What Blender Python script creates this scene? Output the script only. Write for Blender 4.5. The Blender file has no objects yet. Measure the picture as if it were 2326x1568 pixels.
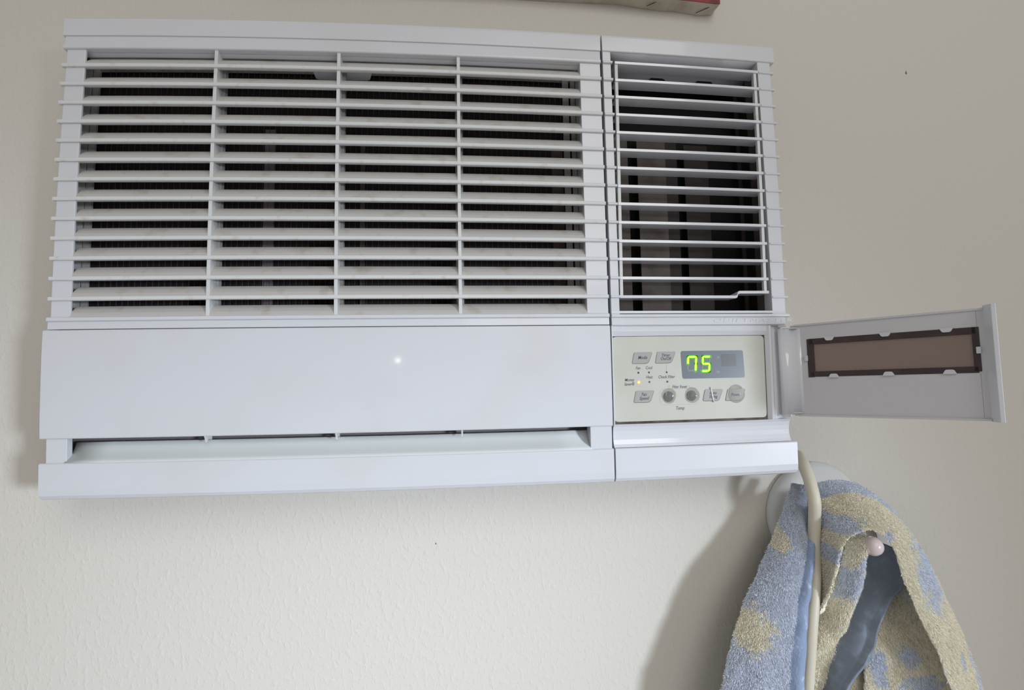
import bpy, bmesh, math, random
from mathutils import Vector, Matrix, noise

# ------------------------------------------------------------------ camera
SC = bpy.context.scene
COL = SC.collection
ZT = 1.9            # height of the datum (top slat line) above the floor
D0 = 0.070          # how far the grille's front plane stands out of the wall
CX, CZ, CD = 0.3497742, 0.3179190, 0.4772655
R0 = (0.9958828, 0.0177922, -0.0888874)
R1 = (-0.0108096, 0.9968613, 0.0784273)
R2 = (0.0900038, -0.0771435, 0.9929492)
cam_d = bpy.data.cameras.new('camera'); cam = bpy.data.objects.new('camera', cam_d); COL.objects.link(cam)
cam_d.sensor_width = 36.0; cam_d.sensor_fit = 'HORIZONTAL'
cam_d.lens = 1200.0 / 2326.0 * 36.0
cam_d.clip_start = 0.01
def ax(r, s=1): return Vector((r[0] * s, r[2] * s, -r[1] * s))
right, up, back = ax(R0), ax(R1, -1), ax(R2, -1)
cam.matrix_world = Matrix(((right.x, up.x, back.x, CX), (right.y, up.y, back.y, -(D0 + CD)), (right.z, up.z, back.z, ZT - CZ), (0, 0, 0, 1)))
SC.camera = cam

# ------------------------------------------------------------------ light
SC.view_settings.view_transform = 'Standard'
try: SC.view_settings.look = 'None'
except Exception: pass
SC.view_settings.gamma = 1.0
SC.view_settings.use_curve_mapping = False
SC.view_settings.exposure = 0.0
W = bpy.data.worlds.new('room_light'); SC.world = W; W.use_nodes = True
W.node_tree.nodes['Background'].inputs[0].default_value = (1.0, 0.967, 0.93, 1)
W.node_tree.nodes['Background'].inputs[1].default_value = 0.385
def area(name, loc, target, size, power, color, spread=180, size_y=None):
    l = bpy.data.lights.new(name, 'AREA'); l.energy = power; l.color = color; l.size = size; l.spread = math.radians(spread)
    if size_y: l.shape = 'RECTANGLE'; l.size_y = size_y
    o = bpy.data.objects.new(name, l); COL.objects.link(o); o.location = loc
    o.rotation_euler = (Vector(target) - Vector(loc)).to_track_quat('-Z', 'Y').to_euler()
    return o
# daylight from a window to the right of the viewer, a little below the unit
area('window_daylight', (2.05, -1.96, 1.45), (0.20, 0.0, 1.30), 0.30, 1.55, (0.82, 0.92, 1.03), 26)
# added fill lamp behind the viewer, lifts the upper wall and header
area('room_fill', (0.8, -1.8, 2.5), (0.2, 0.0, 2.0), 1.0, 9.5, (1.0, 0.985, 0.93), 170)

# small bare bulb behind the viewer, seen as the pinpoint glint on the blank panel
bl = bpy.data.lights.new('bulb', 'POINT'); bl.energy = 0.3; bl.color = (1.0, 0.93, 0.82); bl.shadow_soft_size = 0.0055
bo = bpy.data.objects.new('bulb', bl); COL.objects.link(bo); bo.location = (0.055, -1.98, 1.705)

# ------------------------------------------------------------------ helpers
BARREL_WARP = [(-0.00165, -0.00228), (0.00329, 0.03584), (0.01479, -0.05021), (0.00016, -0.22749), (0.03331, -9e-05), (-0.04676, -0.01485), (-0.22688, -0.01738), (-0.00108, -0.00254), (-0.01132, -0.22625), (-0.22505, -0.00599)]  # warp terms that put the lens barrel distortion into the straight unit's shape
EXP = [(0, 0), (0, 1), (0, 2), (0, 3), (1, 0), (1, 1), (1, 2), (2, 0), (2, 1), (3, 0)]
def unit_pt(X, D, Z):
    """millimetres on the air conditioner (X right, D out of its front plane, Z down) -> world; the straight moulded cover is bent slightly to carry the barrel distortion of the lens"""
    x, z = X / 1000 - 0.35, Z / 1000 - 0.30
    bx = bz = 0.0
    for (i, j), (a, b) in zip(EXP, BARREL_WARP):
        m = x ** i * z ** j; bx += a * m; bz += b * m
    return Vector((X / 1000 + bx, -(D0 + D / 1000), ZT - (Z / 1000 + bz)))
def wall_pt(X, w, Z):
    """millimetres: X right, w out of the wall, Z down -> world"""
    return Vector((X / 1000, -w / 1000, ZT - Z / 1000))
def fwd_pt(X, D, Z): return Vector((X / 1000, -(D0 + D / 1000), ZT - Z / 1000))

def lin(c): return tuple(((v / 255) / 12.92 if v / 255 <= 0.04045 else ((v / 255 + 0.055) / 1.055) ** 2.4) for v in c)
def mat(name, rgb, rough=0.5, bump=None, mottle=None, spec=0.5, coat=0, **kw):
    m = bpy.data.materials.new(name); m.use_nodes = True; nt = m.node_tree; b = nt.nodes['Principled BSDF']
    b.inputs['Base Color'].default_value = lin(rgb) + (1,); b.inputs['Roughness'].default_value = rough
    b.inputs['Specular IOR Level'].default_value = spec
    if coat: b.inputs['Coat Weight'].default_value = coat; b.inputs['Coat Roughness'].default_value = 0.06
    for k, v in kw.items(): b.inputs[k.replace('_', ' ')].default_value = v
    tc = nt.nodes.new('ShaderNodeTexCoord')
    if mottle:                       # (second colour, scale, low, high)
        c2, sc, lo, hi = mottle
        n = nt.nodes.new('ShaderNodeTexNoise'); n.inputs['Scale'].default_value = sc; n.inputs['Detail'].default_value = 5
        r = nt.nodes.new('ShaderNodeMapRange'); r.inputs[1].default_value = lo; r.inputs[2].default_value = hi
        mx = nt.nodes.new('ShaderNodeMix'); mx.data_type = 'RGBA'
        mx.inputs[6].default_value = lin(rgb) + (1,); mx.inputs[7].default_value = lin(c2) + (1,)
        nt.links.new(tc.outputs['Object'], n.inputs['Vector']); nt.links.new(n.outputs[0], r.inputs[0])
        nt.links.new(r.outputs[0], mx.inputs[0]); nt.links.new(mx.outputs[2], b.inputs['Base Color'])
    if bump:                         # (scale, strength, distance)
        n = nt.nodes.new('ShaderNodeTexNoise'); n.inputs['Scale'].default_value = bump[0]; n.inputs['Detail'].default_value = 3
        bp = nt.nodes.new('ShaderNodeBump'); bp.inputs['Strength'].default_value = bump[1]; bp.inputs['Distance'].default_value = bump[2]
        nt.links.new(tc.outputs['Object'], n.inputs['Vector']); nt.links.new(n.outputs[0], bp.inputs['Height']); nt.links.new(bp.outputs[0], b.inputs['Normal'])
    return m
def emit(name, rgb, s):
    m = mat(name, rgb); b = m.node_tree.nodes['Principled BSDF']
    b.inputs['Emission Color'].default_value = lin(rgb) + (1,); b.inputs['Emission Strength'].default_value = s
    return m

class MB:
    """collects prisms and plates given in millimetres, then links them as one mesh object"""
    def __init__(s, pt=unit_pt): s.v = []; s.f = []; s.pt = pt
    def rings(s, rings, closed=True, caps=True):
        n = len(rings[0]); b = len(s.v)
        for r in rings: s.v += list(r)
        for i in range(len(rings) - 1):
            for j in range(n if closed else n - 1):
                k = (j + 1) % n; s.f.append((b + i * n + j, b + i * n + k, b + (i + 1) * n + k, b + (i + 1) * n + j))
        if caps and closed:
            s.f.append(tuple(b + j for j in range(n))[::-1]); s.f.append(tuple(b + (len(rings) - 1) * n + j for j in range(n)))
        return s
    def along_x(s, prof, x0, x1, step=40, shift=None):      # prof: (d, z)
        n = max(1, round(abs(x1 - x0) / step))
        return s.rings([[(x0 + (x1 - x0) * i / n, d, z) for d, z in prof] for i in range(n + 1)])
    def along_z(s, prof, z0, z1, step=40):                  # prof: (x, d)
        n = max(1, round(abs(z1 - z0) / step))
        return s.rings([[(x, d, z0 + (z1 - z0) * i / n) for x, d in prof] for i in range(n + 1)])
    def box(s, x0, x1, d0, d1, z0, z1):
        if abs(x1 - x0) >= abs(z1 - z0): return s.along_x([(d0, z0), (d1, z0), (d1, z1), (d0, z1)], x0, x1)
        return s.along_z([(x0, d0), (x1, d0), (x1, d1), (x0, d1)], z0, z1)
    def plate(s, outline, d0, d1):                          # outline: (x, z)
        return s.rings([[(x, d0, z) for x, z in outline], [(x, d1, z) for x, z in outline]])
    def build(s, name, m, parent=None, bevel=0.0, smooth=False, seg=2):
        me = bpy.data.meshes.new(name); me.from_pydata([s.pt(*p) for p in s.v], [], s.f); me.update()
        bm = bmesh.new(); bm.from_mesh(me); bmesh.ops.recalc_face_normals(bm, faces=bm.faces); bm.to_mesh(me); bm.free()
        o = bpy.data.objects.new(name, me); COL.objects.link(o); me.materials.append(m); o.parent = parent
        if bevel:
            md = o.modifiers.new('bevel', 'BEVEL'); md.width = bevel / 1000; md.segments = seg; md.limit_method = 'ANGLE'; md.angle_limit = math.radians(35)
        if smooth:
            for p in me.polygons: p.use_smooth = True
        return o
def thing(name, label, cat, loc=(0, 0, 0), group=None):
    o = bpy.data.objects.new(name, None); COL.objects.link(o); o.empty_display_size = 0.05
    o['label'] = label; o['category'] = cat
    if group: o['group'] = group
    return o
def adopt(root, loc):
    """put the Empty at its base without moving its parts"""
    root.location = loc
    for c in root.children: c.matrix_parent_inverse = Matrix.Translation(-Vector(loc))
def rrect(x0, x1, z0, z1, r, n=5):
    out = []
    for cx, cz, a0 in ((x1 - r, z0 + r, -90), (x1 - r, z1 - r, 0), (x0 + r, z1 - r, 90), (x0 + r, z0 + r, 180)):
        for i in range(n + 1):
            a = math.radians(a0 + 90 * i / n); out.append((cx + r * math.cos(a), cz + r * math.sin(a)))
    return out
def quad_round(pts, radii, n=4):
    """polygon with its corners rounded"""
    out = []; N = len(pts)
    for i in range(N):
        p = Vector(pts[i]); a = Vector(pts[i - 1]) - p; b = Vector(pts[(i + 1) % N]) - p; r = radii[i]
        p1, p2 = p + a.normalized() * r, p + b.normalized() * r
        for k in range(n + 1):
            t = k / n; q = p1 * (1 - t) ** 2 + p * 2 * t * (1 - t) + p2 * t * t; out.append((q.x, q.y))
    return out
def lettering(txt, x, z, size, d, m, parent, name='lettering', shear=0.25, wide=1.0, bold=0.0, thick=0.06, pt=unit_pt, spacing=1.0):
    cu = bpy.data.curves.new(name, 'FONT'); cu.body = txt; cu.size = size; cu.align_x = 'CENTER'; cu.align_y = 'CENTER'
    cu.shear = shear; cu.offset = bold; cu.resolution_u = 3; cu.space_line = 0.85; cu.space_character = spacing; cu.extrude = thick
    t = bpy.data.objects.new(name, cu); COL.objects.link(t)
    dg = bpy.context.evaluated_depsgraph_get(); me = bpy.data.meshes.new_from_object(t.evaluated_get(dg)); bpy.data.objects.remove(t)
    for v in me.vertices: v.co = pt(x + v.co.x * wide, d + v.co.z, z - v.co.y)
    me.name = name
    while me.materials: me.materials.pop()
    o = bpy.data.objects.new(name, me); COL.objects.link(o); me.materials.append(m); o.parent = parent
    return o
def tube(pts, rad, n=14, sub=6):
    """swept tube through world points (Catmull-Rom)"""
    P = [Vector(p) for p in pts]; P = [P[0] * 2 - P[1]] + P + [P[-1] * 2 - P[-2]]; path = []
    for i in range(1, len(P) - 2):
        for k in range(sub):
            t = k / sub; a, b, c, d = P[i - 1:i + 3]
            path.append(0.5 * ((2 * b) + (c - a) * t + (2 * a - 5 * b + 4 * c - d) * t * t + (3 * b - a - 3 * c + d) * t ** 3))
    path.append(P[-2]); rings = []; last = Vector((1, 0, 0))
    for i, p in enumerate(path):
        t = (path[min(i + 1, len(path) - 1)] - path[max(i - 1, 0)]).normalized()
        u = (last - t * last.dot(t)).normalized(); last = u; w = t.cross(u)
        r = rad(i / (len(path) - 1)) if callable(rad) else rad
        rings.append([tuple(p + (u * math.cos(a) + w * math.sin(a)) * r) for a in [2 * math.pi * j / n for j in range(n)]])
    return rings
ident = lambda x, y, z: Vector((x, y, z))

# ------------------------------------------------------------------ materials
M = {}
M['plastic'] = mat('white_plastic', (206, 208, 215), 0.34, bump=(900, 0.04, 0.0002), mottle=((203, 204, 207), 14, 0.45, 0.75), coat=0.3)
M['slat'] = mat('slat_plastic', (208, 210, 212), 0.45, bump=(1500, 0.2, 0.0002), mottle=((192, 186, 174), 110, 0.60, 0.80))
M['vane'] = mat('dusty_shaded_slat_plastic', (184, 182, 180), 0.6, mottle=((158, 149, 134), 60, 0.56, 0.82))  # dusty, and darkened further so the lips in front look brighter lit
M['gloss'] = mat('glossy_white_plastic', (213, 215, 222), 0.12, coat=0.5)
M['cover'] = mat('door_plastic', (200, 198, 202), 0.40, bump=(700, 0.08, 0.0002))
M['pale'] = mat('pale_scoop_plastic', (208, 214, 216), 0.45)
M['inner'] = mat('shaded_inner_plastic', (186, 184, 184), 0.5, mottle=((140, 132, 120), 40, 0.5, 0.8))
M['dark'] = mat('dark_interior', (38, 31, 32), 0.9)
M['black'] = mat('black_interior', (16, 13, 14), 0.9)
M['wire'] = mat('filter_wire', (92, 80, 82), 0.6)
M['coil'] = mat('coil_strip_metal', (120, 112, 116), 0.6)
M['brown'] = mat('plenum_brown', (96, 88, 84), 0.8, mottle=((70, 62, 58), 30, 0.4, 0.7))
M['brown2'] = mat('plenum_dark_brown', (52, 44, 43), 0.85)
M['grime'] = mat('grime_gap', (62, 50, 44), 0.9, mottle=((130, 120, 108), 60, 0.35, 0.7))
M['cream'] = mat('cream_membrane', (192, 192, 184), 0.42, bump=(1200, 0.08, 0.0002), mottle=((186, 186, 175), 20, 0.4, 0.7))
M['button'] = mat('grey_button', (160, 159, 156), 0.45)
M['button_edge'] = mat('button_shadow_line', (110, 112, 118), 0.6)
M['ink'] = mat('grey_ink', (82, 84, 98), 0.7)
M['ink_dark'] = mat('dark_ink', (60, 62, 66), 0.7)
M['display'] = mat('grey_display_window', (112, 120, 130), 0.25)
M['display_dark'] = mat('display_dark_square', (92, 92, 96), 0.3)
M['led'] = emit('green_led', (170, 255, 50), 1.35)
M['led_halo'] = emit('green_led_glow_on_window', (60, 178, 26), 0.28)
M['led_off'] = mat('unlit_segment', (124, 128, 132), 0.4)
M['amber'] = emit('amber_lamp', (255, 214, 96), 1.8)
M['amber_ring'] = emit('amber_lamp_ring', (250, 150, 110), 0.55)
M['hint'] = mat('pale_display_print', (168, 178, 186), 0.5)
def clear_mat():
    m = bpy.data.materials.new('clear_adhesive_bump'); m.use_nodes = True; nt = m.node_tree; nt.nodes.clear()
    out = nt.nodes.new('ShaderNodeOutputMaterial'); tr = nt.nodes.new('ShaderNodeBsdfTransparent'); tr.inputs[0].default_value = (0.93, 0.94, 0.93, 1)
    pr = nt.nodes.new('ShaderNodeBsdfPrincipled'); pr.inputs['Base Color'].default_value = (0.8, 0.8, 0.78, 1); pr.inputs['Roughness'].default_value = 0.08
    lw = nt.nodes.new('ShaderNodeLayerWeight'); lw.inputs[0].default_value = 0.35
    r = nt.nodes.new('ShaderNodeMapRange'); r.inputs[3].default_value = 0.10; r.inputs[4].default_value = 0.62
    mx = nt.nodes.new('ShaderNodeMixShader'); nt.links.new(lw.outputs['Facing'], r.inputs[0]); nt.links.new(r.outputs[0], mx.inputs[0])
    nt.links.new(tr.outputs[0], mx.inputs[1]); nt.links.new(pr.outputs[0], mx.inputs[2]); nt.links.new(mx.outputs[0], out.inputs[0]); return m
M['clear'] = clear_mat()
M['bezel'] = mat('dark_bezel', (52, 40, 42), 0.35, mottle=((68, 50, 48), 60, 0.4, 0.7))
M['cord'] = mat('cream_cord', (203, 197, 180), 0.45)
M['hook'] = mat('white_hook_plastic', (206, 208, 208), 0.22)
M['hooktip'] = mat('pinkish_white_tip', (206, 192, 194), 0.25)
def smoky():
    m = bpy.data.materials.new('smoked_pane'); m.use_nodes = True; nt = m.node_tree; nt.nodes.clear()
    out = nt.nodes.new('ShaderNodeOutputMaterial'); tr = nt.nodes.new('ShaderNodeBsdfTransparent'); tr.inputs[0].default_value = lin((212, 200, 194)) + (1,)
    pr = nt.nodes.new('ShaderNodeBsdfPrincipled'); pr.inputs['Base Color'].default_value = lin((146, 132, 124)) + (1,); pr.inputs['Roughness'].default_value = 0.3
    mx = nt.nodes.new('ShaderNodeMixShader'); mx.inputs[0].default_value = 0.55
    nt.links.new(tr.outputs[0], mx.inputs[1]); nt.links.new(pr.outputs[0], mx.inputs[2]); nt.links.new(mx.outputs[0], out.inputs[0]); return m
M['smoke'] = smoky()
def wall_mat():
    m = mat('textured_beige_wall_paint', (206, 202, 195), 0.75, spec=0.25); nt = m.node_tree; b = nt.nodes['Principled BSDF']
    tc = nt.nodes.new('ShaderNodeTexCoord'); mp = nt.nodes.new('ShaderNodeMapping'); mp.inputs['Scale'].default_value = (1.0, 1.0, 0.62); mp.inputs['Rotation'].default_value = (0, 0.25, 0)
    nt.links.new(tc.outputs['Object'], mp.inputs['Vector'])
    n1 = nt.nodes.new('ShaderNodeTexNoise'); n1.inputs['Scale'].default_value = 210; n1.inputs['Detail'].default_value = 3; n1.inputs['Roughness'].default_value = 0.55
    r1 = nt.nodes.new('ShaderNodeMapRange'); r1.inputs[1].default_value = 0.50; r1.inputs[2].default_value = 0.74
    n2 = nt.nodes.new('ShaderNodeTexNoise'); n2.inputs['Scale'].default_value = 520; n2.inputs['Detail'].default_value = 2
    ad = nt.nodes.new('ShaderNodeMath'); ad.operation = 'MULTIPLY_ADD'; ad.inputs[1].default_value = 0.22
    bp = nt.nodes.new('ShaderNodeBump'); bp.inputs['Strength'].default_value = 0.36; bp.inputs['Distance'].default_value = 0.0008
    for n in (n1, n2): nt.links.new(mp.outputs[0], n.inputs['Vector'])
    nt.links.new(n1.outputs[0], r1.inputs[0]); nt.links.new(n2.outputs[0], ad.inputs[0]); nt.links.new(r1.outputs[0], ad.inputs[2])
    nt.links.new(ad.outputs[0], bp.inputs['Height']); nt.links.new(bp.outputs[0], b.inputs['Normal']); return m
M['wall'] = wall_mat()
def terry_mat():
    m = mat('terry_cloth', (150, 170, 205), 0.95, spec=0.1); nt = m.node_tree; b = nt.nodes['Principled BSDF']
    at = nt.nodes.new('ShaderNodeAttribute'); at.attribute_name = 'pattern'
    tc = nt.nodes.new('ShaderNodeTexCoord'); n = nt.nodes.new('ShaderNodeTexNoise'); n.inputs['Scale'].default_value = 480; n.inputs['Detail'].default_value = 2
    nt.links.new(tc.outputs['Object'], n.inputs['Vector'])
    ad = nt.nodes.new('ShaderNodeMath'); ad.operation = 'MULTIPLY_ADD'; ad.inputs[1].default_value = 1.1; nt.links.new(n.outputs[0], ad.inputs[0]); nt.links.new(at.outputs['Fac'], ad.inputs[2])
    r = nt.nodes.new('ShaderNodeMapRange'); r.inputs[1].default_value = 0.85; r.inputs[2].default_value = 1.25; nt.links.new(ad.outputs[0], r.inputs[0])
    mx = nt.nodes.new('ShaderNodeMix'); mx.data_type = 'RGBA'; mx.inputs[6].default_value = lin((219, 226, 240)) + (1,); mx.inputs[7].default_value = lin((243, 238, 221)) + (1,)
    nt.links.new(r.outputs[0], mx.inputs[0]); nt.links.new(mx.outputs[2], b.inputs['Base Color'])
    b.inputs['Sheen Weight'].default_value = 0.3
    n2 = nt.nodes.new('ShaderNodeTexNoise'); n2.inputs['Scale'].default_value = 900; nt.links.new(tc.outputs['Object'], n2.inputs['Vector'])
    bp = nt.nodes.new('ShaderNodeBump'); bp.inputs['Strength'].default_value = 0.7; bp.inputs['Distance'].default_value = 0.0008
    nt.links.new(n2.outputs[0], bp.inputs['Height']); nt.links.new(bp.outputs[0], b.inputs['Normal']); return m
M['terry'] = terry_mat(); M['loops'] = terry_mat()
M['backing'] = mat('smooth_blue_backing', (126, 136, 154), 0.85, bump=(500, 0.4, 0.0006), mottle=((150, 164, 186), 90, 0.5, 0.8))
M['hem'] = mat('blue_hem_tape', (134, 150, 180), 0.8, bump=(500, 0.4, 0.0006), mottle=((186, 198, 216), 160, 0.58, 0.75))

TOWEL = {'left_flap': [[(679.4, 30.0, 421.3), (689.0, 34.0, 421.8)], [(666.6, 34.9, 442.5), (687.3, 40.7, 442.0)], [(652.0, 39.8, 466.3), (684.7, 47.3, 461.5)], [(639.9, 44.7, 483.3), (679.6, 54.0, 476.1)], [(624.4, 49.6, 503.6), (672.5, 60.7, 494.1)], [(609.8, 53.1, 525.8), (665.0, 64.9, 512.2)], [(597.7, 55.3, 552.1), (659.7, 66.7, 535.0)], [(588.6, 57.6, 574.1), (655.4, 68.4, 557.3)], [(581.3, 59.8, 595.7), (650.9, 70.2, 583.2)], [(572.5, 62.0, 624.4), (645.9, 72.0, 623.6)], [(541.2, 62.0, 794.4), (633.3, 72.0, 793.6)]], 'arch': [[(686.7, 45.0, 524.8), (673.6, 68.0, 532.4)], [(687.3, 45.0, 495.8), (680.9, 74.2, 511.6)], [(688.2, 45.0, 474.9), (684.7, 80.3, 490.1)], [(690.5, 45.0, 453.9), (687.0, 85.2, 471.2)], [(694.3, 45.0, 437.9), (692.7, 88.3, 459.7)], [(707.9, 45.0, 433.3), (702.1, 91.4, 453.5)], [(729.8, 44.1, 430.0), (714.4, 92.0, 452.6)], [(755.9, 42.9, 438.0), (726.5, 92.0, 460.1)], [(783.5, 41.8, 459.6), (734.5, 91.7, 476.0)], [(802.1, 41.1, 485.2), (740.4, 90.2, 493.3)], [(819.1, 40.3, 518.5), (749.3, 88.6, 516.2)], [(834.8, 40.0, 555.7), (763.0, 86.2, 544.0)], [(848.7, 40.0, 592.5), (778.6, 83.1, 577.1)], [(862.3, 40.0, 641.6), (795.0, 80.0, 621.9)]], 'back_band': [[(705.6, 15.0, 430.3), (690.3, 46.0, 445.2)], [(720.6, 15.0, 424.5), (697.5, 46.0, 441.2)], [(735.4, 15.0, 423.2), (709.3, 46.0, 436.5)], [(755.0, 15.0, 425.2), (730.3, 46.0, 433.9)], [(774.1, 15.0, 435.0), (753.1, 46.0, 441.6)], [(791.4, 15.0, 449.7), (775.2, 46.0, 458.7)], [(804.3, 15.0, 463.4), (785.9, 46.0, 472.4)]], 'roll': [[(712.7, 72.0, 459.4), (721.8, 82.0, 462.7)], [(701.9, 72.0, 469.8), (712.3, 82.0, 475.2)], [(695.9, 72.0, 487.4), (708.7, 82.0, 494.6)], [(694.0, 66.0, 509.3), (707.5, 74.0, 515.7)], [(688.3, 60.0, 529.3), (700.8, 66.0, 543.4)], [(680.4, 55.0, 541.8), (692.6, 58.0, 565.2)], [(671.6, 50.0, 552.7), (674.1, 50.0, 583.1)]], 'backside': [[(743.0, 40.0, 472.2), (766.4, 60.0, 484.3)], [(739.8, 39.3, 504.3), (767.3, 58.7, 505.4)], [(731.2, 38.7, 533.7), (749.4, 57.3, 528.3)], [(718.0, 38.0, 562.6), (737.4, 56.0, 551.8)], [(705.3, 37.3, 587.1), (729.1, 54.7, 575.3)], [(693.8, 36.7, 615.6), (706.8, 53.3, 601.5)], [(679.5, 36.0, 647.6), (686.7, 52.0, 638.5)]], 'inner_right': [[(771.6, 46.0, 503.6), (770.7, 62.0, 510.5)], [(754.8, 46.4, 536.1), (777.9, 62.0, 533.3)], [(743.1, 46.8, 558.1), (787.9, 62.0, 560.1)], [(735.4, 47.2, 584.2), (799.0, 62.0, 588.9)], [(729.8, 47.6, 612.0), (810.2, 62.0, 615.6)], [(724.9, 48.0, 643.6), (818.2, 62.0, 641.9)]], 'lower_back': [[(669.8, 40.0, 441.5), (735.2, 34.0, 462.7)], [(636.2, 40.0, 503.3), (738.8, 34.0, 510.3)], [(614.9, 40.0, 564.0), (748.2, 34.0, 574.5)], [(603.0, 40.0, 639.7), (756.1, 34.0, 654.2)], [(587.0, 40.0, 809.7), (766.2, 34.0, 824.2)]], 'wall_layer': [[(688.5, 14.0, 443.4), (755.4, 14.0, 464.0)], [(662.5, 14.0, 491.4), (782.7, 14.0, 496.7)], [(638.5, 14.0, 547.1), (808.8, 14.0, 542.8)], [(622.7, 14.0, 597.6), (829.8, 14.0, 588.4)], [(612.7, 14.0, 656.0), (857.2, 14.0, 673.4)]]}
CORD = [(696.8, 10, 398.9), (692.1, 24, 395.2), (683.5, 44, 401.8), (680.8, 56, 415.5), (680.0, 62, 432.9), (681.7, 58, 450.4), (682.8, 54, 467.9), (682.4, 54, 488.5), (674.3, 62, 513.8), (666.3, 67, 543.0), (662.1, 67, 574.0), (657.8, 66, 612.8), (655, 60, 700.0), (652, 40, 850.0), (655, 20, 1000.0)]
BLOTCH = [(645.7, 452.5, 8.9, 18.3, 20, 1), (650.3, 471.0, 8.1, 12.2, 0, 1), (610.2, 543.7, 17.0, 18.3, 20, 1), (693.6, 450.3, 13.8, 6.1, -20, 0), (701.5, 465.0, 8.1, 5.7, 0, 0), (688.3, 476.7, 6.5, 7.3, 0, 0), (702.6, 481.4, 3.2, 10.6, 10, 0), (725.2, 459.9, 8.9, 3.7, -10, 0), (787.3, 502.0, 25.0, 31.0, -28, 0), (841.3, 605.2, 10.6, 22.3, -10, 0), (744.8, 592.5, 8.9, 19.5, -10, 0), (772.3, 584.2, 8.9, 10.6, 0, 0), (782.3, 610.8, 16.2, 10.6, 0, 0), (809.7, 582.5, 3.2, 8.9, 0, 0), (700.2, 504.4, 13.8, 16.2, 10, 2), (710.8, 483.2, 5.7, 5.7, 0, 2)]

# ------------------------------------------------------------------ wall
wb = MB(ident); wb.rings([[(-1.6, 0, 0), (2.8, 0, 0), (2.8, 0.12, 0), (-1.6, 0.12, 0)], [(-1.6, 0, 2.7), (2.8, 0, 2.7), (2.8, 0.12, 2.7), (-1.6, 0.12, 2.7)]])
wall = wb.build('wall_back', M['wall']); wall['kind'] = 'structure'
for X, Z, r in ((867.5, -39.1, 1.6), (319.3, 473.8, 0.7)):
    k = MB(wall_pt); k.plate([(X + r * math.cos(a) * (0.6 + 0.4 * math.sin(3 * a)), Z + r * 1.5 * math.sin(a)) for a in [i * math.pi / 5 for i in range(10)]], -0.2, 0.12)
    k.v = [(x, d, z) for x, d, z in k.v]
    o = k.build('wall_mark', M['button_edge'] if r > 1 else M['ink_dark'], wall)  # flat dark flecks; the smaller one stands for a pit

# ------------------------------------------------------------------ air conditioner
ac = thing('air_conditioner', 'white through-the-wall air conditioner with long grille and open control flap', 'air conditioner')
P, SL, G = M['plastic'], M['slat'], M['gloss']

# housing behind the front cover
h = MB()
h.box(4, 656, -70, -8, -9, -6); h.box(4, 656, -70, -8, 400, 404)
h.along_z([(4, -70), (8, -70), (8, -3), (4, -3)], -8, 402); h.along_z([(651.5, -70), (655.5, -70), (655.5, -9), (651.5, -9)], -8, 402)
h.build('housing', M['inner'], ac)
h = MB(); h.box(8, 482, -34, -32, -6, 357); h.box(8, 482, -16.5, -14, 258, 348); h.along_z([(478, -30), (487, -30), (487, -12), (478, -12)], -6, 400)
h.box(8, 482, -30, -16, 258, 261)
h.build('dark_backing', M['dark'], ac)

# left front cover: header, columns, bands
g = MB()
g.along_x([(-10, -11.2), (-2.2, -11.2), (-0.6, -10.2), (0, -8), (0, 6), (-1.4, 6.3), (-10, 6.3)], 0.3, 482.4)
g.along_x([(-10, 6), (-1.2, 6.2), (-0.8, 15.2), (-10, 15.2)], 2.2, 482)
g.along_x([(-10, 15), (-0.6, 15), (0.8, 15.8), (0.8, 18.0), (0, 18.8), (-5, 19.2), (-10, 21)], 1.8, 482)
g.along_z([(4, -3.5), (21, -3.5), (21, -1.2), (5, -1.2), (4, -2.2)], 15, 258)
g.along_z([(462, -26), (481.6, -26), (481.6, -1.2), (462, -1.2)], 15, 258)
g.along_x([(-9, 255.8), (-0.6, 255.8), (0.9, 256.6), (0.9, 259.2), (-0.8, 260), (-9, 260)], 2.4, 482.2)
g.along_x([(-9, 259.5), (-1.0, 259.5), (-0.6, 266.2), (-9, 266.4)], 2.6, 482.2)
g.along_z([(4, -8), (21, -8), (21, -1.2), (4, -1.2)], 356, 378); g.along_z([(462, -15), (481.6, -15), (481.6, -1.2), (462, -1.2)], 356, 378)
g.build('front_cover', P, ac, 0.35)
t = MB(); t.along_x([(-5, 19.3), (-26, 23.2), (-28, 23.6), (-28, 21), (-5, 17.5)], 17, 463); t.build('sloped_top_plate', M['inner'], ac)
t = MB(); t.plate([(212, 22), (267, 22), (265, 29.4), (262, 30.2), (218, 30.2), (215, 29.4)], -26, -24.6); t.build('filter_pull_tab', P, ac, 0.3)

# louvre slats: a rounded lip with a vane rising behind it
PITCH = 17.2036; Z0 = 17.037
prof = [(-0.8, -1.0), (-0.8, 1.2), (-2.0, 1.35), (-4.2, 1.4), (-5.2, 0.3), (-11.0, -9.8), (-10.6, -11.0), (-9.4, -11.4), (-5.5, -8.2), (-2.6, -5.0), (-1.3, -2.6)]
lip = [(-2.5, -1.6), (0.3, -1.7), (0.7, -1.1), (0.7, 0.7), (0.3, 1.4), (-2.5, 1.5)]
for k in range(1, 14):
    z = Z0 + PITCH * k
    s = MB(); s.along_x([(d, z + q) for d, q in lip], 1.8 + 0.1 * k, 482, 40)
    sl = s.build('slat', SL, ac)
    s = MB(); s.along_x([(d, z + q) for d, q in prof], 21.0, 462.0, 30); s.build('slat_vane', M['vane'], sl)
s = MB(); s.along_x([(d, Z0 + PITCH * 14 - 0.6 + q) for d, q in prof], 20.5, 462.5, 30); s.build('slat', M['vane'], ac)
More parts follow.
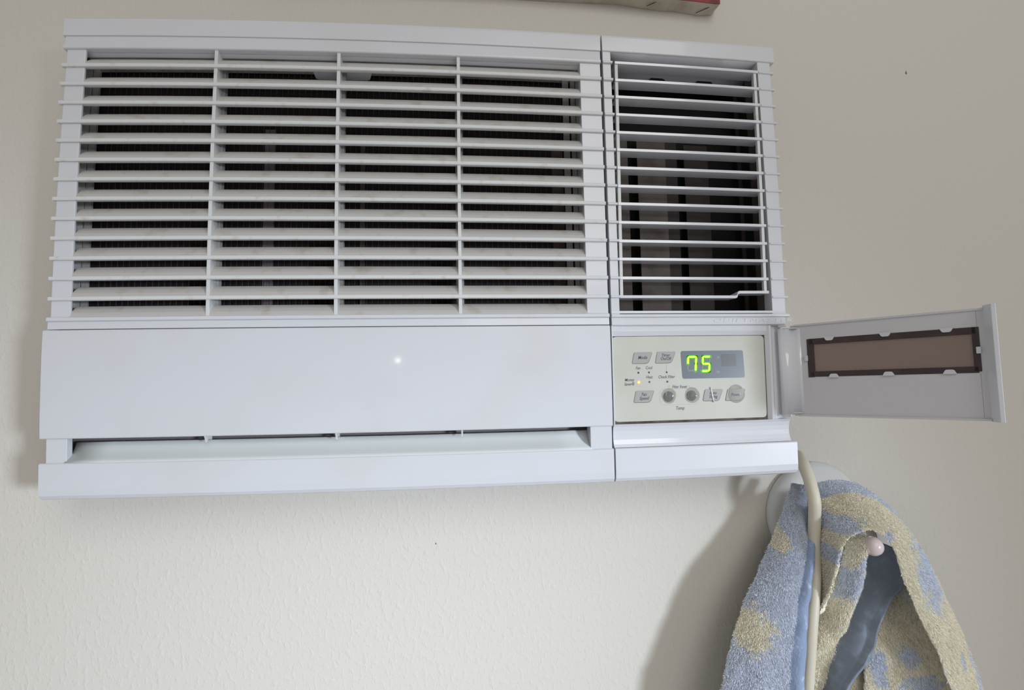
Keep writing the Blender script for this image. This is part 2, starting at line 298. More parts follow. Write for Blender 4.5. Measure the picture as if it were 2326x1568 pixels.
for X in (134.3, 241.4, 348.5):
    s = MB(); s.along_z([(X - 1.5, -0.9), (X + 1.5, -0.9), (X + 1.2, -13), (X - 1.2, -13)], 18, 257)
    s.build('divider', SL, ac, 0.25)
    s = MB(); s.along_z([(X - 3.4, -13.5), (X + 3.4, -13.5), (X + 3.4, -19), (X - 3.4, -19)], 21, 257); s.build('rear_rib', M['inner'], ac)  # darker inner plastic puts the ribs' shade into their colour

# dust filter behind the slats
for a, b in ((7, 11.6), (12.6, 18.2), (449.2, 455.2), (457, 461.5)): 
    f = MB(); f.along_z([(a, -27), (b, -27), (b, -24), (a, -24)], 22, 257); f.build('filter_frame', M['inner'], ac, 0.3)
f = MB(); X = 27.0
while X < 449: f.v and None; f.along_z([(X, -25.4), (X + 0.28, -25.4), (X + 0.28, -25.8), (X, -25.8)], 24, 257, 80); X += 5.25
Zw = 38.0
fm = f.build('filter_mesh', M['wire'], ac); fm['kind'] = 'stuff'
for a, b, z0 in ((168.6, 178.2, 78), (256.3, 260.6, 92), (438, 449, 82)):
    f = MB(); f.along_z([(a, -31.5), (b, -31.5), (b, -30), (a, -30)], z0, 257); f.build('coil_strip', M['coil'] if a < 200 else M['brown'], ac)

# blank panel, scoop and bottom trim
p = MB(); p.along_x([(-6, 266.8), (-0.3, 266.8), (0.6, 267.6), (1.0, 290), (1.0, 340), (0.6, 356.3), (0, 357), (-6, 357)], -0.2, 482.2)
p.build('blank_panel', P, ac, 0.3)
p = MB(); p.along_x([(0, 376.7), (-2.5, 374.6), (-6, 372.4), (-10, 368.6), (-12.6, 365.0), (-14.0, 361.6), (-15, 360.9), (-16, 361.5), (-16, 379), (0, 379)], 20, 463, 30)
p.build('air_scoop', M['pale'], ac, 0, True)
p = MB(); p.box(12, 474, -23, -21, 345, 380); p.build('scoop_shade', M['coil'], ac)  # grey plate colours in the shaded strip at the slot's top
for X in (133, 241.4, 348.5):
    p = MB(); p.rings([[(X - 0.7, -1.5, 356), (X - 0.7, -14, 356), (X - 0.7, -14, 361), (X - 0.7, -7, 360), (X - 0.7, -5.2, 362.6)], [(X + 0.7, -1.5, 356), (X + 0.7, -14, 356), (X + 0.7, -14, 361), (X + 0.7, -7, 360), (X + 0.7, -5.2, 362.6)]])
    p.build('scoop_rib', SL, ac)
def trim(x0, x1):
    return MB().along_x([(-12, 376.9), (-0.2, 376.9), (0.8, 377.8), (0.9, 398), (0.4, 403.5), (-1.5, 406.3), (-5, 407.4), (-12, 407.4)], x0, x1)
trim(-0.4, 482.6).build('bottom_trim', P, ac, 0.25)

# right-hand cover
c = MB()
c.along_x([(-14, -11.2), (-2.2, -11.2), (-0.6, -10.2), (0, -8), (0, 5.4), (-0.8, 6.2), (-14, 6.2)], 483.8, 659.6)
c.along_z([(484.3, -14), (492.1, -14), (492.1, -1.2), (484.3, -1.2)], 5, 258)
c.along_z([(641.8, -14), (656, -14), (656, -2.2), (655, -1.2), (641.8, -1.2)], 5, 258)
c.along_x([(-26, 253.6), (-1.2, 253.6), (-1.0, 256), (-9, 257), (-26, 257)], 484.3, 655.2)
c.along_x([(-9, 259.4), (-1.0, 259.4), (-0.8, 266.6), (-3.5, 267.6), (-9, 267.6)], 484.3, 654.3)
c.build('side_cover', P, ac, 0.35)
c = MB(); c.along_x([(-9, 256.8), (0.2, 256.8), (0.9, 257.3), (0.9, 259.3), (0.2, 259.8), (-9, 259.8)], 484.0, 658.2); c.build('ridge', P, ac, 0.2)
for k in range(0, 14):
    z = Z0 + PITCH * k
    c = MB(); c.along_x([(-3, z - 1.2), (0.3, z - 1.1), (0.7, z - 0.3), (0.7, z + 0.6), (0.2, z + 1.2), (-3, z + 1.3)], 484.2, 493.4); c.build('ridge', P, ac)
    c = MB(); c.along_x([(-3, z - 0.9), (-0.6, z - 0.9), (-0.2, z - 0.3), (-0.2, z + 0.6), (-0.7, z + 1.2), (-3, z + 1.2)], 641.9 + 0.6, 658.2 - 0.1 * (k < 4)); c.build('ridge', P, ac)
lettering('QUIETMASTER', 621, 262.9, 5.2, -0.75, M['plastic'], ac, 'embossed_lettering', 0.2, 2.0, 0, 0.18, spacing=1.25)

# discharge opening: ceiling, side walls, plenum and upright blades
c = MB(); c.along_x([(-1.5, 6.2), (-18, 7.5), (-34, 12), (-40, 15), (-40, 5), (-1.5, 5)], 490, 644); c.build('plenum_ceiling', M['plastic'], ac, 0, True)
for a in (642.2, 490.4):
    c = MB(); c.along_z([(a, -27), (a, -2), (a + 1.7, -2), (a + 1.7, -27)], 6, 254); c.build('plenum_side', M['brown'], ac)  # brown stands in for the shadow on these side walls
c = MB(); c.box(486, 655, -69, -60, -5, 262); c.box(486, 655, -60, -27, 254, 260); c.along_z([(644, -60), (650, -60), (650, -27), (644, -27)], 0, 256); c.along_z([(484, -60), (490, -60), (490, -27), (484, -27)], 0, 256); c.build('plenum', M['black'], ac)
for a, b, z0, d, m in ((492, 518, 68, -42, 'brown'), (528, 558, 66, -42, 'brown'), (558, 571, 66, -44, 'brown2'), (580, 606, 74, -46, 'brown2'), (640, 650, 8, -46, 'brown2')):
    c = MB(); c.along_z([(a, d), (b, d), (b, d - 1.5), (a, d - 1.5)], z0, 256); c.build('upright_blade', M[m], ac)
for X, Z in ((549, 9.5), (600, 8.5)):
    c = MB(); c.plate([(X - 10, Z + 8), (X - 9, Z + 4), (X - 5, Z + 1), (X, Z), (X + 1, Z - 2.5), (X + 2.5, Z - 2.8), (X + 3, Z + 0.5), (X + 8, Z + 3), (X + 10, Z + 8)], -33.5, -31); c.build('shutter_lug', M['black'], ac)

# swinging louvre of the discharge opening
def skew(z): return -2.7 * (z - 18) / 212
for k in range(14):
    z = Z0 + PITCH * k + 0.2; sx = skew(z)
    dz = 0.25 * math.sin(k * 2.1)
    v = MB(); pr = [(0.3, z - 1.3), (0.3, z + 1.3), (-1.5, z + 1.3), (-15, z + 0.9), (-15, z - 0.5), (-1.5, z - 1.3)]
    if k < 13: v.along_x([(d, q + dz) for d, q in pr], 495.6 + sx, 641.2 + sx)
    else:
        def ring(x, dz): return [(x, d, q + dz) for d, q in pr]
        v.rings([ring(495.6 + sx, 0), ring(540, 0), ring(604.4, 0), ring(606.0, -0.8), ring(606.8, -3.6), ring(608.4, -4.4), ring(641.2 + sx, -4.6)])
    v.build('vane', G, ac, 0.2)
for a in (495.8, 636.8):
    v = MB(); z0, z1 = Z0 - 0.5, Z0 + PITCH * 13 - (4 if a > 600 else 0)
    v.rings([[(a + skew(z), -0.8, z), (a + 2.9 + skew(z), -0.8, z), (a + 2.9 + skew(z), -4.5, z), (a + skew(z), -4.5, z)] for z in [z0 + (z1 - z0) * i / 6 for i in range(7)]])
    v.build('vane_side_bar', SL, ac, 0.2)

# control recess
c = MB()
c.along_x([(-9, 267.4), (-3.0, 267.4), (-3.6, 271.6), (-2.9, 272.2), (-5.2, 276.4), (-9, 276.4)], 484, 640)
c.along_z([(483.9, -9), (484.9, -4.8), (484.9, -1.2), (483.9, -1.2)], 267, 357)
c.along_z([(634.6, -9), (634.6, -5.0), (637.4, -1.6), (639.2, -1.4), (640.6, -3.6), (643.5, -6.2), (647, -8.0), (651.5, -8.6), (651.5, -12)], 267.6, 356)
c.build('control_surround', G, ac, 0.2)
c = MB(); c.box(484, 640, -9, -6, 275, 356); c.build('panel_gap', M['grime'], ac)
c = MB(); c.plate(rrect(485.1, 633.7, 276.8, 354.0, 3.8), -6.5, -5.0); pan = c.build('control_panel', M['cream'], ac, 0.2)
c = MB(); c.along_x([(-9, 355.9), (-1.0, 355.9), (-3.4, 358.4), (-4.8, 362), (-5.2, 366), (-4.8, 370), (-3.4, 374), (-1.6, 376.6), (-9, 376.8)], 483.8, 655.8, 20); c.build('glossy_cove', G, ac, 0)
trim(483.9, 660.2).build('bottom_trim', P, ac, 0.25)

# buttons: slanted keys, each with a dark offset plate painting its shadow line
def key(pts, words, tx, tz, size, label):
    o = MB(); o.plate(quad_round(pts, [1.6, 0.8, 3.2, 0.8]), -5.0, -4.35); b = o.build('push_button', M['button'], ac, 0.12)
    o = MB(); o.plate([(x + 0.25, z + 0.45) for x, z in quad_round(pts, [1.6, 0.8, 3.2, 0.8])], -5.0, -4.75); o.build('button_shadow', M['button_edge'], b)
    lettering(words, tx, tz, size, -4.3, M['ink'], b, bold=0.05, wide=0.86)
    b['label'] = label
def para(x0, x1, z0, z1): return [(x0 + 2.3, z0), (x1, z0), (x1 - 4.4, z1), (x0, z1)]
key([(505.6, 291.2), (522.6, 291.2), (518.6, 301.4), (503.4, 301.3)], 'Mode', 513.2, 296.2, 4.4, 'slanted grey key reading Mode')
key([(527.6, 290.9), (544.9, 290.9), (540.8, 301.3), (525.3, 301.3)], 'Timer\nOn/Off', 535.2, 296.0, 3.9, 'slanted grey key reading Timer On/Off')
key([(506.2, 326.3), (523.2, 326.3), (519.3, 336.8), (503.9, 336.7)], 'Fan\nSpeed', 513.4, 331.5, 4.2, 'slanted grey key reading Fan Speed')
key([(572.5, 326.3), (589.8, 326.5), (585.8, 337.1), (570.1, 336.9)], 'Auto\nSwing', 580.0, 331.6, 4.0, 'slanted grey key reading Auto Swing')
key([(595.0, 326.6), (612.6, 326.7), (608.2, 337.3), (592.2, 337.2)], 'Power', 602.6, 332.0, 4.2, 'slanted grey key reading Power under a clear bump')
for X, Z, s in ((536.8, 332.2, 1), (559.0, 331.9, -1)):
    o = MB(); o.plate([(X + 5.0 * math.cos(a), Z + 5.0 * math.sin(a)) for a in [i * math.pi / 10 for i in range(20)]], -5.0, -4.7); b = o.build('round_button', M['button'], ac)
    b['label'] = 'round grey key with %s arrow' % ('a down' if s > 0 else 'an up')
    o = MB(); w = 1.7; o.plate([(X - w, Z - s * 1.6), (X - w + 1.0, Z - s * 1.6), (X, Z + s * 0.4), (X + w - 1.0, Z - s * 1.6), (X + w, Z - s * 1.6), (X + 0.3, Z + s * 2.0), (X - 0.3, Z + s * 2.0)], -4.7, -4.6)
    o.build('arrow', M['ink'], b)
for txt, X, Z, s in (('Fan', 508.7, 305.7, 3.9), ('Cool', 519.0, 305.6, 3.9), ('Heat', 519.1, 314.1, 3.9), ('Money', 500.3, 316.3, 3.9), ('Saver\u00ae', 500.0, 320.2, 3.9), ('Check Filter', 535.6, 314.2, 3.9), ('Filter Reset', 547.8, 323.5, 3.7), ('Temp', 547.6, 343.1, 4.4)):
    lettering(txt, X, Z, s, -4.98, M['ink'], pan, bold=0.04, wide=0.82)
o = MB(); o.box(535.7, 536.05, -5, -4.92, 302.8, 308.2)                 # hairline from the timer key to its lamp
for a, b in ((537.4, 539.2), (555.6, 557.6)): o.box(a, b, -5, -4.92, 322.6, 322.9)
o.box(537.2, 537.5, -5, -4.92, 322.6, 325.2); o.box(557.4, 557.7, -5, -4.92, 322.6, 325.6)
outl = rrect(528.6, 566.2, 325.2, 339.8, 4.5, 5); n = len(outl)
for i in range(n):
    a, b = Vector(outl[i]), Vector(outl[(i + 1) % n]); t_ = (b - a).normalized() * 0.1; q = Vector((-t_.y, t_.x)) * 1.0
    if a.y > 327 or b.y > 327 or True: o.plate([tuple(a - q), tuple(b - q), tuple(b + q), tuple(a + q)], -5.0, -4.95)
o.build('printed_lines', M['button'], pan)
for nm, X, Z in (('Fan', 509.0, 309.9), ('Cool', 519.1, 309.8), ('Heat', 519.2, 318.5), ('Timer', 536.0, 309.9), ('Check Filter', 536.3, 318.6)):
    o = MB(); o.plate([(X + 0.95 * math.cos(a), Z + 0.95 * math.sin(a)) for a in [i * math.pi / 6 for i in range(12)]], -5.0, -4.9); o.build('indicator_lamp', M['ink_dark'] if X < 510 else M['ink'], ac)
o = MB(); o.plate([(509.1 + 1.0 * math.cos(a), 318.6 + 1.0 * math.sin(a)) for a in [i * math.pi / 8 for i in range(16)]], -4.95, -4.6); o = o.build('indicator_lamp', M['amber'], ac); o['label'] = 'lit amber lamp beside Money Saver'
q = MB(); q.plate([(509.1 + 1.7 * math.cos(a), 318.6 + 1.7 * math.sin(a)) for a in [i * math.pi / 8 for i in range(16)]], -5.0, -4.9); q.build('lamp_ring', M['amber_ring'], o)  # wider, dimmer emissive disc behind the lit lamp

# display with the temperature
o = MB(); o.plate([(x + (z - 303) * 0.04, z) for x, z in rrect(550.6, 612.2, 290.6, 316.2, 1.8)], -5.0, -4.7); disp = o.build('display_window', M['display'], ac, 0.08)
o = MB(); o.plate([(589.4, 293.8), (604.2, 293.8), (604.6, 305.5), (589.8, 305.6)], -4.7, -4.64); o.build('dark_square', M['display_dark'], disp)
def digit(x0, z0, w, h_, lit):
    s = 0.9; mid = z0 + h_ / 2; sk = lambda x, z: (x - (z - z0) * 0.085, z)
    seg = {'a': (x0, z0, x0 + w, z0), 'f': (x0, z0, x0, mid), 'b': (x0 + w, z0, x0 + w, mid), 'g': (x0, mid, x0 + w, mid), 'e': (x0, mid, x0, z0 + h_), 'c': (x0 + w, mid, x0 + w, z0 + h_), 'd': (x0, z0 + h_, x0 + w, z0 + h_)}
    def bar(mb, k, hw, d0, d1, trim_=0.35):
        ax_, az, bx_, bz = seg[k]; a = Vector(sk(ax_, az)); b = Vector(sk(bx_, bz)); t = (b - a).normalized(); a += t * trim_; b -= t * trim_; q = Vector((-t.y, t.x)) * hw
        mb.plate([tuple(a + q), tuple(a - t * hw * 0.7), tuple(a - q), tuple(b - q), tuple(b + t * hw * 0.7), tuple(b + q)], d0, d1)
    m1 = MB(); m2 = MB(); m3 = MB()
    for k in seg:
        if k in lit: bar(m1, k, 0.85, -4.6, -4.45)
        elif k != 'g': bar(m3, k, 0.7, -4.66, -4.58)
    for k in lit: bar(m2, k, 1.75, -4.68, -4.62, -0.9)
    o = m1.build('lit_digit', M['led'], disp)
    m2.build('painted_glow', M['led_halo'], disp)  # emissive plates imitate the green glow around the lit segments
    if m3.v: m3.build('unlit_segment', M['led_off'], disp)
digit(557.2, 296.2, 7.8, 12.6, 'fabc'); digit(571.6, 296.2, 6.8, 13.2, 'afgcd')
lettering('\u00b0F', 586.0, 297.5, 3.4, -4.66, M['hint'], disp, wide=0.85); lettering('hr', 585.8, 310.4, 4.2, -4.66, M['hint'], disp, wide=0.85, bold=0.04)

# clear adhesive touch bumps stuck over the keys
def dome(X, Z, r, h_, name='touch_bump', sx=1.0):
    b = MB(); R_ = []
    for i in range(7):
        a = i / 6 * math.pi / 2; R_.append([(X + sx * r * math.cos(a) * math.cos(t) * (1 + 0.05 * math.sin(3 * t + X)), -4.7 + h_ * math.sin(a), Z + r * math.cos(a) * math.sin(t)) for t in [j * math.pi / 10 for j in range(20)]])
    b.rings(R_[:-1] + [[(X, -4.7 + h_, Z)] * 20]); return b.build(name, M['clear'], ac, 0, True)
dome(537.6, 331.6, 7.0, 2.2); dome(560.0, 331.4, 7.2, 2.2); dome(603.4, 331.2, 8.6, 2.4)
b = MB(unit_pt); q = [(577.8, 324.4), (578.4, 327.5), (579.2, 331.5), (579.8, 335.5), (580.4, 338.6)]
rg = []
for i, (x, z) in enumerate(q):
    r = 0.75 if 0 < i < 4 else 0.35
    rg.append([(x + r * math.cos(t), -4.3 + 0.9 * max(0.0, math.sin(t)), z) for t in [j * math.pi / 5 for j in range(10)]])
b.rings(rg); b.build('touch_bump', mat('white_adhesive_streak', (232, 235, 238), 0.2), ac, 0, True)

# ------------------------------------------------------------------ swung-open control flap (a part of the unit)
HX, EX, ED, LEN = 660.5, 735.0, 120.0, 141.2
ux, ud = (EX - HX) / math.hypot(EX - HX, ED), ED / math.hypot(EX - HX, ED)
def flap_pt(s, n, z):      # s along the flap from its hinge, n out of its inner face (towards the room)
    lift = -0.9 * (1 - s / LEN); return fwd_pt(HX + ux * s - ud * n, ud * s + ux * n, z + 0.0 + (267.6 - 266.2) * 0 + (z - 308) * 0.014 * (1 - s / LEN) * 2)
d = MB(flap_pt); win = (14.6, 137.0, 280.2, 314.2)
def fl(x0, x1, z0, z1, n0=-2.2, n1=0.0): d.box(x0, x1, n0, n1, z0, z1)
fl(0, 15.2, 266.6, 349.4); fl(136.4, 141, 266.6, 349.4); fl(14.8, 136.8, 266.6, 281); fl(14.8, 136.8, 313.4, 349.4)
fl(4, 141, 266.0, 267.6, -2.2, 1.0); fl(4, 141, 348.4, 350, -2.2, 1.4)
flap = d.build('control_flap', M['cover'], ac)
d = MB(flap_pt); d.along_z([(140.6, -2.2), (140.6, 0.2), (147.0, 8.6), (149.6, 8.0), (149.2, 5.6), (143, -2.2)], 264.4, 350.6); d.build('flap_lip', M['plastic'], flap, 0.3)
d = MB(flap_pt)
d.along_z([(-9.0, 6.5), (-8.2, 7.6), (-5, 7.0), (-2, 4.6), (1.5, 1.8), (6, 0.4), (9, 0.1), (9, -1.8), (2, -1.8), (-4, 2.0), (-8, 5.0)], 269.4, 348.6); d.build('hinge_roll', G, flap, 0, True)
for z, l in ((266.4, 12), (349.2, 14)):
    d = MB(flap_pt); d.box(-8, -8 + l * 0.55, 4.5, 7.0, z - 1.2, z + 1.2); d.build('hinge_pin', P, flap, 0.3)
    d = MB(flap_pt); zz = z + (2.8 if z < 300 else -2.6); d.box(-6, 7, 0.2, 3.2, zz - 0.6, zz + 0.6); d.build('hinge_pin', P, flap, 0.2)
d = MB(flap_pt)
fl2 = [(14.4, 20, 280.2, 314.8), (133.2, 137.6, 280.0, 313.4), (16, 136, 280.0, 285.2), (16, 136, 309.6, 314.4)]
for x0, x1, z0, z1 in fl2: d.box(x0, x1, -2.4, 0.5, z0, z1)
bz = d.build('window_bezel', M['bezel'], flap, 0.3)
d = MB(flap_pt); d.box(18, 134.5, -1.6, -0.8, 284.6, 310.8); d.build('smoked_pane', M['smoke'], flap)
for s_, z, up_ in ((34.2, 281, 1), (77.6, 281, 1), (118.5, 281, 1), (36.2, 313.6, -1), (78.2, 313.2, -1), (118.6, 313.0, -1)):
    d = MB(flap_pt); d.plate([(s_ - 4.4, z - 1.8 * up_), (s_ + 4.4, z - 1.8 * up_), (s_ + 3.0, z + 0.9 * up_), (s_ + 2.0, z + 1.6 * up_), (s_ - 2.0, z + 1.6 * up_), (s_ - 3.0, z + 0.9 * up_)], 0, 1.6); d.build('clip', P, flap, 0.25)
for s_ in (13.6, 136.8):
    d = MB(flap_pt); d.box(s_ - 1.4, s_ + 1.4, 0, 1.6, 295.0, 300.0); d.build('clip', P, flap, 0.25)
adopt(ac, unit_pt(330, -70, 198))

# ------------------------------------------------------------------ power cord
cord = MB(ident); cord.rings(tube([wall_pt(*p) for p in CORD], 0.0057)); c_ = cord.build('power_cord', M['cord'], None, 0, True)
c_['label'] = 'thick cream power cord hanging from behind the air conditioner past the towel'; c_['category'] = 'cord'

# ------------------------------------------------------------------ wall hook
hook = thing('wall_hook', 'round white wall hook with knob tip, holding the towel', 'hook')
def lathe(prof, cx, cz, n=40, tilt=0):      # prof: (radius, w)
    return [[(cx + r * math.cos(a), w, cz + r * math.sin(a)) for a in [2 * math.pi * j / n for j in range(n)]] for r, w in prof]
b = MB(wall_pt); b.rings(lathe([(54, 0), (54.2, 3), (53, 7), (49, 10.5), (40, 14), (28, 17), (20, 19), (8, 20)], 720.5, 459)); b.build('base_disc', M['hook'], hook, 0, True)
b = MB(wall_pt); b.rings(lathe([(15, 12), (9.5, 22), (8, 40), (7.5, 70), (8, 80)], 719, 463, 24)); b.build('arm', M['hook'], hook, 0, True)
b = MB(wall_pt); b.rings(lathe([(6.5, 72), (8.0, 78), (8.6, 83), (8.2, 88), (6.2, 91.5), (3.0, 93.4), (0.6, 93.8)], 717.5, 469.0, 24)); b.build('knob', M['hooktip'], hook, 0, True)
adopt(hook, wall_pt(720.5, 0, 459))

# ------------------------------------------------------------------ towel
def cr(p, t):
    n = len(p) - 1; i = min(int(t * n), n - 1); u = t * n - i
    a, b, c, d = (Vector(p[max(i - 1, 0)]), Vector(p[i]), Vector(p[i + 1]), Vector(p[min(i + 2, n)]))
    return 0.5 * ((2 * b) + (c - a) * u + (2 * a - 5 * b + 4 * c - d) * u * u + (3 * b - a - 3 * c + d) * u ** 3)
def in_blotch(x, z, typ):
    n1 = noise.noise(Vector((x, z, 3.0)) / 9.0) * 0.45 + noise.noise(Vector((x, z, 9.0)) / 3.5) * 0.35 + noise.noise(Vector((x, z, 14.0)) / 1.4) * 0.5
    m = 9.0
    for ex, ez, ea, eb, ang, ty in BLOTCH:
        if ty != typ: continue
        a = math.radians(ang); dx, dz = x - ex, z - ez; u, v = dx * math.cos(a) + dz * math.sin(a), -dx * math.sin(a) + dz * math.cos(a)
        m = min(m, math.hypot(u / ea, v / eb))
    return max(0.0, min(1.0, 0.5 + (1.0 - m - n1) * 2.2))
def pile(o, P3, pat, length=2.1, w0=0.6, seed=1):
    """terry loops standing on a fold: one short bent tuft per grid cell"""
    import numpy as np
    rg = np.random.default_rng(seed); P3 = np.asarray(P3, float); pat = np.asarray(pat, float)
    du = P3[1:, :-1] - P3[:-1, :-1]; dv = P3[:-1, 1:] - P3[:-1, :-1]; nn = np.cross(du, dv).reshape(-1, 3)
    nn /= np.linalg.norm(nn, axis=1, keepdims=True) + 1e-12
    if nn[:, 1].mean() > 0: nn = -nn
    base = P3[:-1, :-1].reshape(-1, 3); k = len(base); a, b = rg.random((2, k, 1))
    base = base + du.reshape(-1, 3) * a + dv.reshape(-1, 3) * b
    d = nn * 0.75 + rg.normal(0, 0.42, (k, 3)) + np.array([0, 0, -0.35]); d /= np.linalg.norm(d, axis=1, keepdims=True)
    side = np.cross(d, rg.normal(0, 1, (k, 3))); side /= np.linalg.norm(side, axis=1, keepdims=True) + 1e-12; side *= w0 / 2000
    L = (length / 1000) * (0.7 + 0.6 * rg.random((k, 1))); mid = base + d * L * 0.55; tip = base + d * L + np.array([0, 0, -1.0]) * L * 0.35
    V = np.stack([base - side, base + side, mid - side, mid + side, tip], 1).reshape(-1, 3)
    i = np.arange(k)[:, None] * 5; F = np.concatenate([i + [0, 1, 3], i + [0, 3, 2], i + [2, 3, 4]], 1).reshape(-1, 3)
    me = bpy.data.meshes.new('pile'); me.vertices.add(len(V)); me.vertices.foreach_set('co', V.ravel()); me.loops.add(F.size); me.loops.foreach_set('vertex_index', F.ravel().astype('i4'))
    me.polygons.add(len(F)); me.polygons.foreach_set('loop_start', np.arange(0, F.size, 3).astype('i4')); me.polygons.foreach_set('loop_total', np.full(len(F), 3, 'i4')); me.update(calc_edges=True)
    at = me.attributes.new('pattern', 'FLOAT', 'POINT'); at.data.foreach_set('value', np.repeat(pat[:-1, :-1].ravel(), 5).astype('f4'))
    me.materials.append(M['loops']); q = bpy.data.objects.new('pile', me); COL.objects.link(q); q.parent = o; q['kind'] = 'stuff'
towel = thing('hand_towel', 'blue and yellow patterned terry towel draped over the round white hook', 'towel')
def cloth(keys, name, m, base, bulge, fuzz=1.0, step=0.75, edge=0.0, t_range=(0, 1), thick=2.6, sub=None):
    """a fold of the towel; keys = stations of (left, right) edge points in wall millimetres"""
    Ls = [k[0] for k in keys]; Rs = [k[1] for k in keys]
    n = max(8, int(sum((Vector(Ls[i]) - Vector(Ls[i + 1])).length for i in range(len(Ls) - 1)) * 0.5 / step + sum((Vector(Rs[i]) - Vector(Rs[i + 1])).length for i in range(len(Rs) - 1)) * 0.5 / step))
    wmax = max((Vector(a) - Vector(b)).length for a, b in keys); m_ = max(6, int(wmax * 1.25 / step))
    bm = bmesh.new(); lay = bm.verts.layers.float.new('pattern'); grid = []; GP = []; GQ = []
    for i in range(n + 1):
        L, R = cr(Ls, i / n), cr(Rs, i / n); width = (R - L).length; row = []
        for j in range(m_ + 1):
            u = j / m_; u = t_range[0] + (t_range[1] - t_range[0]) * u
            p = L.lerp(R, u); b = bulge(i / n, u) if callable(bulge) else bulge * (1 - abs(2 * u - 1) ** 2.2)
            p.y += b
            q = noise.noise(Vector((p.x, p.z, p.y)) / 16.0) * 2.2
            p.y += q
            if fuzz:
                p.y += fuzz * (noise.noise(Vector((p.x, p.z, p.y)) / 1.6) * 0.55 + noise.noise(Vector((p.x, p.z, p.y)) / 3.6) * 0.5)
                if j in (0, m_) or j in (1, m_ - 1): p.x += fuzz * noise.noise(Vector((p.x, p.z, 5)) / 2.3) * 0.4; p.z += fuzz * noise.noise(Vector((p.z, p.x, 8)) / 2.3) * 0.4
            v = bm.verts.new(wall_pt(p.x, p.y, p.z))
            if base == 'blue': v[lay] = in_blotch(p.x, p.z, 1)
            elif base == 'yellow': v[lay] = 1 - in_blotch(p.x, p.z, 0)
            elif base == 'roll': v[lay] = 1 - in_blotch(p.x, p.z, 2)
            elif base == 'allblue': v[lay] = 0.0
            row.append(v)
        grid.append(row); GP.append([v.co.copy() for v in row]); GQ.append([v[lay] for v in row])
    for i in range(n):
        for j in range(m_): bm.faces.new((grid[i][j], grid[i][j + 1], grid[i + 1][j + 1], grid[i + 1][j]))
    me = bpy.data.meshes.new(name); bm.to_mesh(me); bm.free(); me.materials.append(m)
    for p in me.polygons: p.use_smooth = True
    o = bpy.data.objects.new(name, me); COL.objects.link(o); o.parent = towel
    # give the cloth thickness towards the wall
    sd = o.modifiers.new('thickness', 'SOLIDIFY'); sd.thickness = thick / 1000; nrm = me.polygons[len(me.polygons) // 2].normal
    sd.offset = -1 if nrm.y < 0 else 1
    if fuzz >= 0.8: pile(o, [[tuple(q) for q in r] for r in GP], [r for r in GQ], seed=len(name))
    return o
T_ = M['terry']
cloth(TOWEL['wall_layer'], 'rear_layer', M['backing'], None, 3, 0.3, 3.0)  # hidden layer added to stop light reaching the wall behind the flap
cloth(TOWEL['lower_back'], 'rear_fold', T_, 'yellow', 2, 0.8, 1.0)  # cloth seen low down; widened unseen to block light behind the flap
cloth(TOWEL['inner_right'], 'inner_fold', T_, 'yellow', lambda t, u: -5 * math.sin(math.pi * u), 1.0)
cloth(TOWEL['backside'], 'smooth_backing', M['backing'], None, lambda t, u: 4 * math.sin(math.pi * u) + 5 * max(0, u - 0.8) / 0.2, 0.25, 1.2)
cloth(TOWEL['back_band'], 'blue_border', T_, 'allblue', 3, 0.9, 0.9)
cloth(TOWEL['arch'], 'front_drape', T_, 'yellow', lambda t, u: 9 * math.sin(math.pi * u), 1.1, thick=1.2)
cloth(TOWEL['roll'], 'rolled_fold', T_, 'roll', 9, 1.0)
cloth(TOWEL['left_flap'], 'left_flap', T_, 'blue', lambda t, u: 9 * math.sin(math.pi * u ** 0.8), 1.1, t_range=(0, 0.86))
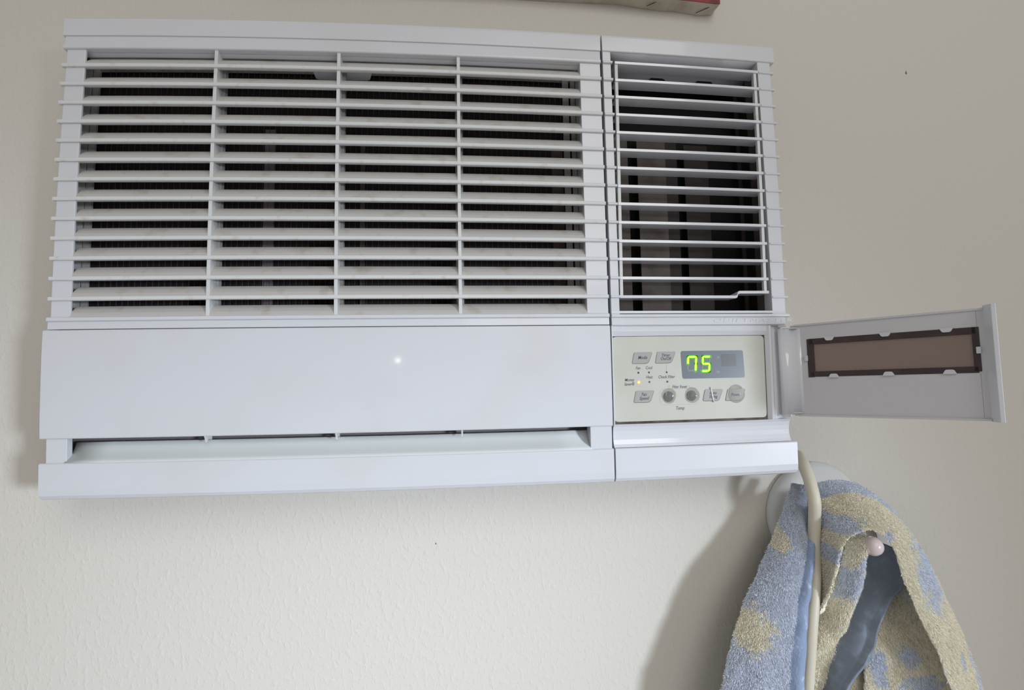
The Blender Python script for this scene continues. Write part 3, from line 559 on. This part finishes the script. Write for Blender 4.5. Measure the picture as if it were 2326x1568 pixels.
cloth(TOWEL['left_flap'], 'edge_hem', M['hem'], None, lambda t, u: 4.5 + 3 * math.sin(math.pi * (u - 0.82) / 0.2), 0.35, 0.9, t_range=(0.82, 1.02))
adopt(towel, wall_pt(719, 45, 463))

# ------------------------------------------------------------------ stretched canvas above, cut off by the frame
art = thing('stretched_canvas', 'bottom corner of a red-edged stretched canvas hung above the air conditioner', 'picture')
back_e = [(120, -106.5), (240, -106.0), (392.6, -105.7), (446.3, -105.4), (488.4, -105.4), (523.5, -105.6), (551.3, -102.3), (574.1, -100.3), (589.5, -100.5), (604, -98.5), (615.2, -97.0), (626, -97.4), (633.4, -98.4), (637.3, -103.3)]
front_e = [(120, -109.5), (240, -109.0), (392.6, -108.5), (446.3, -107.0), (488.4, -105.5), (523.5, -103.5), (551.3, -101.6), (574.1, -100.4), (589.5, -100.1), (604, -99.3), (615.2, -98.5), (624, -97.8), (631, -97.3), (634.6, -97.8)]
def rings_of(low_f, low_b):
    return [[(f[0], 18.6, f[1]), (b[0], 0.4, b[1]), (b[0], 0.4, -520), (f[0], 18.6, -520)] for f, b in zip(low_f, low_b)]
k = MB(wall_pt); k.rings(rings_of(front_e, back_e)); k.build('canvas_wrap', mat('raw_canvas', (196, 190, 178), 0.9, bump=(700, 0.5, 0.0006), mottle=((176, 166, 150), 60, 0.4, 0.75)), art, 0.0)
k = MB(wall_pt); k.rings([[(x, 18.5, z - 0.1), (x, 19.3, z - 0.1), (x, 19.3, -520), (x, 18.5, -520)] for x, z in front_e]); k.build('painted_face', mat('dark_red_paint', (150, 40, 48), 0.5, mottle=((80, 26, 30), 40, 0.4, 0.7)), art)
for x0, z0, w0, x1, z1, w1 in ((555.3, -101.9, 8, 567, -102.0, 14.5), (612.5, -98.0, 6, 625, -98.2, 13.5)):
    k = MB(ident); k.rings(tube([wall_pt(x0, w0, z0 + 2.2), wall_pt((x0 + x1) / 2, (w0 + w1) / 2, (z0 + z1) / 2 + 1.4), wall_pt(x1, w1, z1 + 0.4)], 0.00042, 6, 3)); k.build('staple', M['ink_dark'], art)
adopt(art, wall_pt(380, 0, -120))
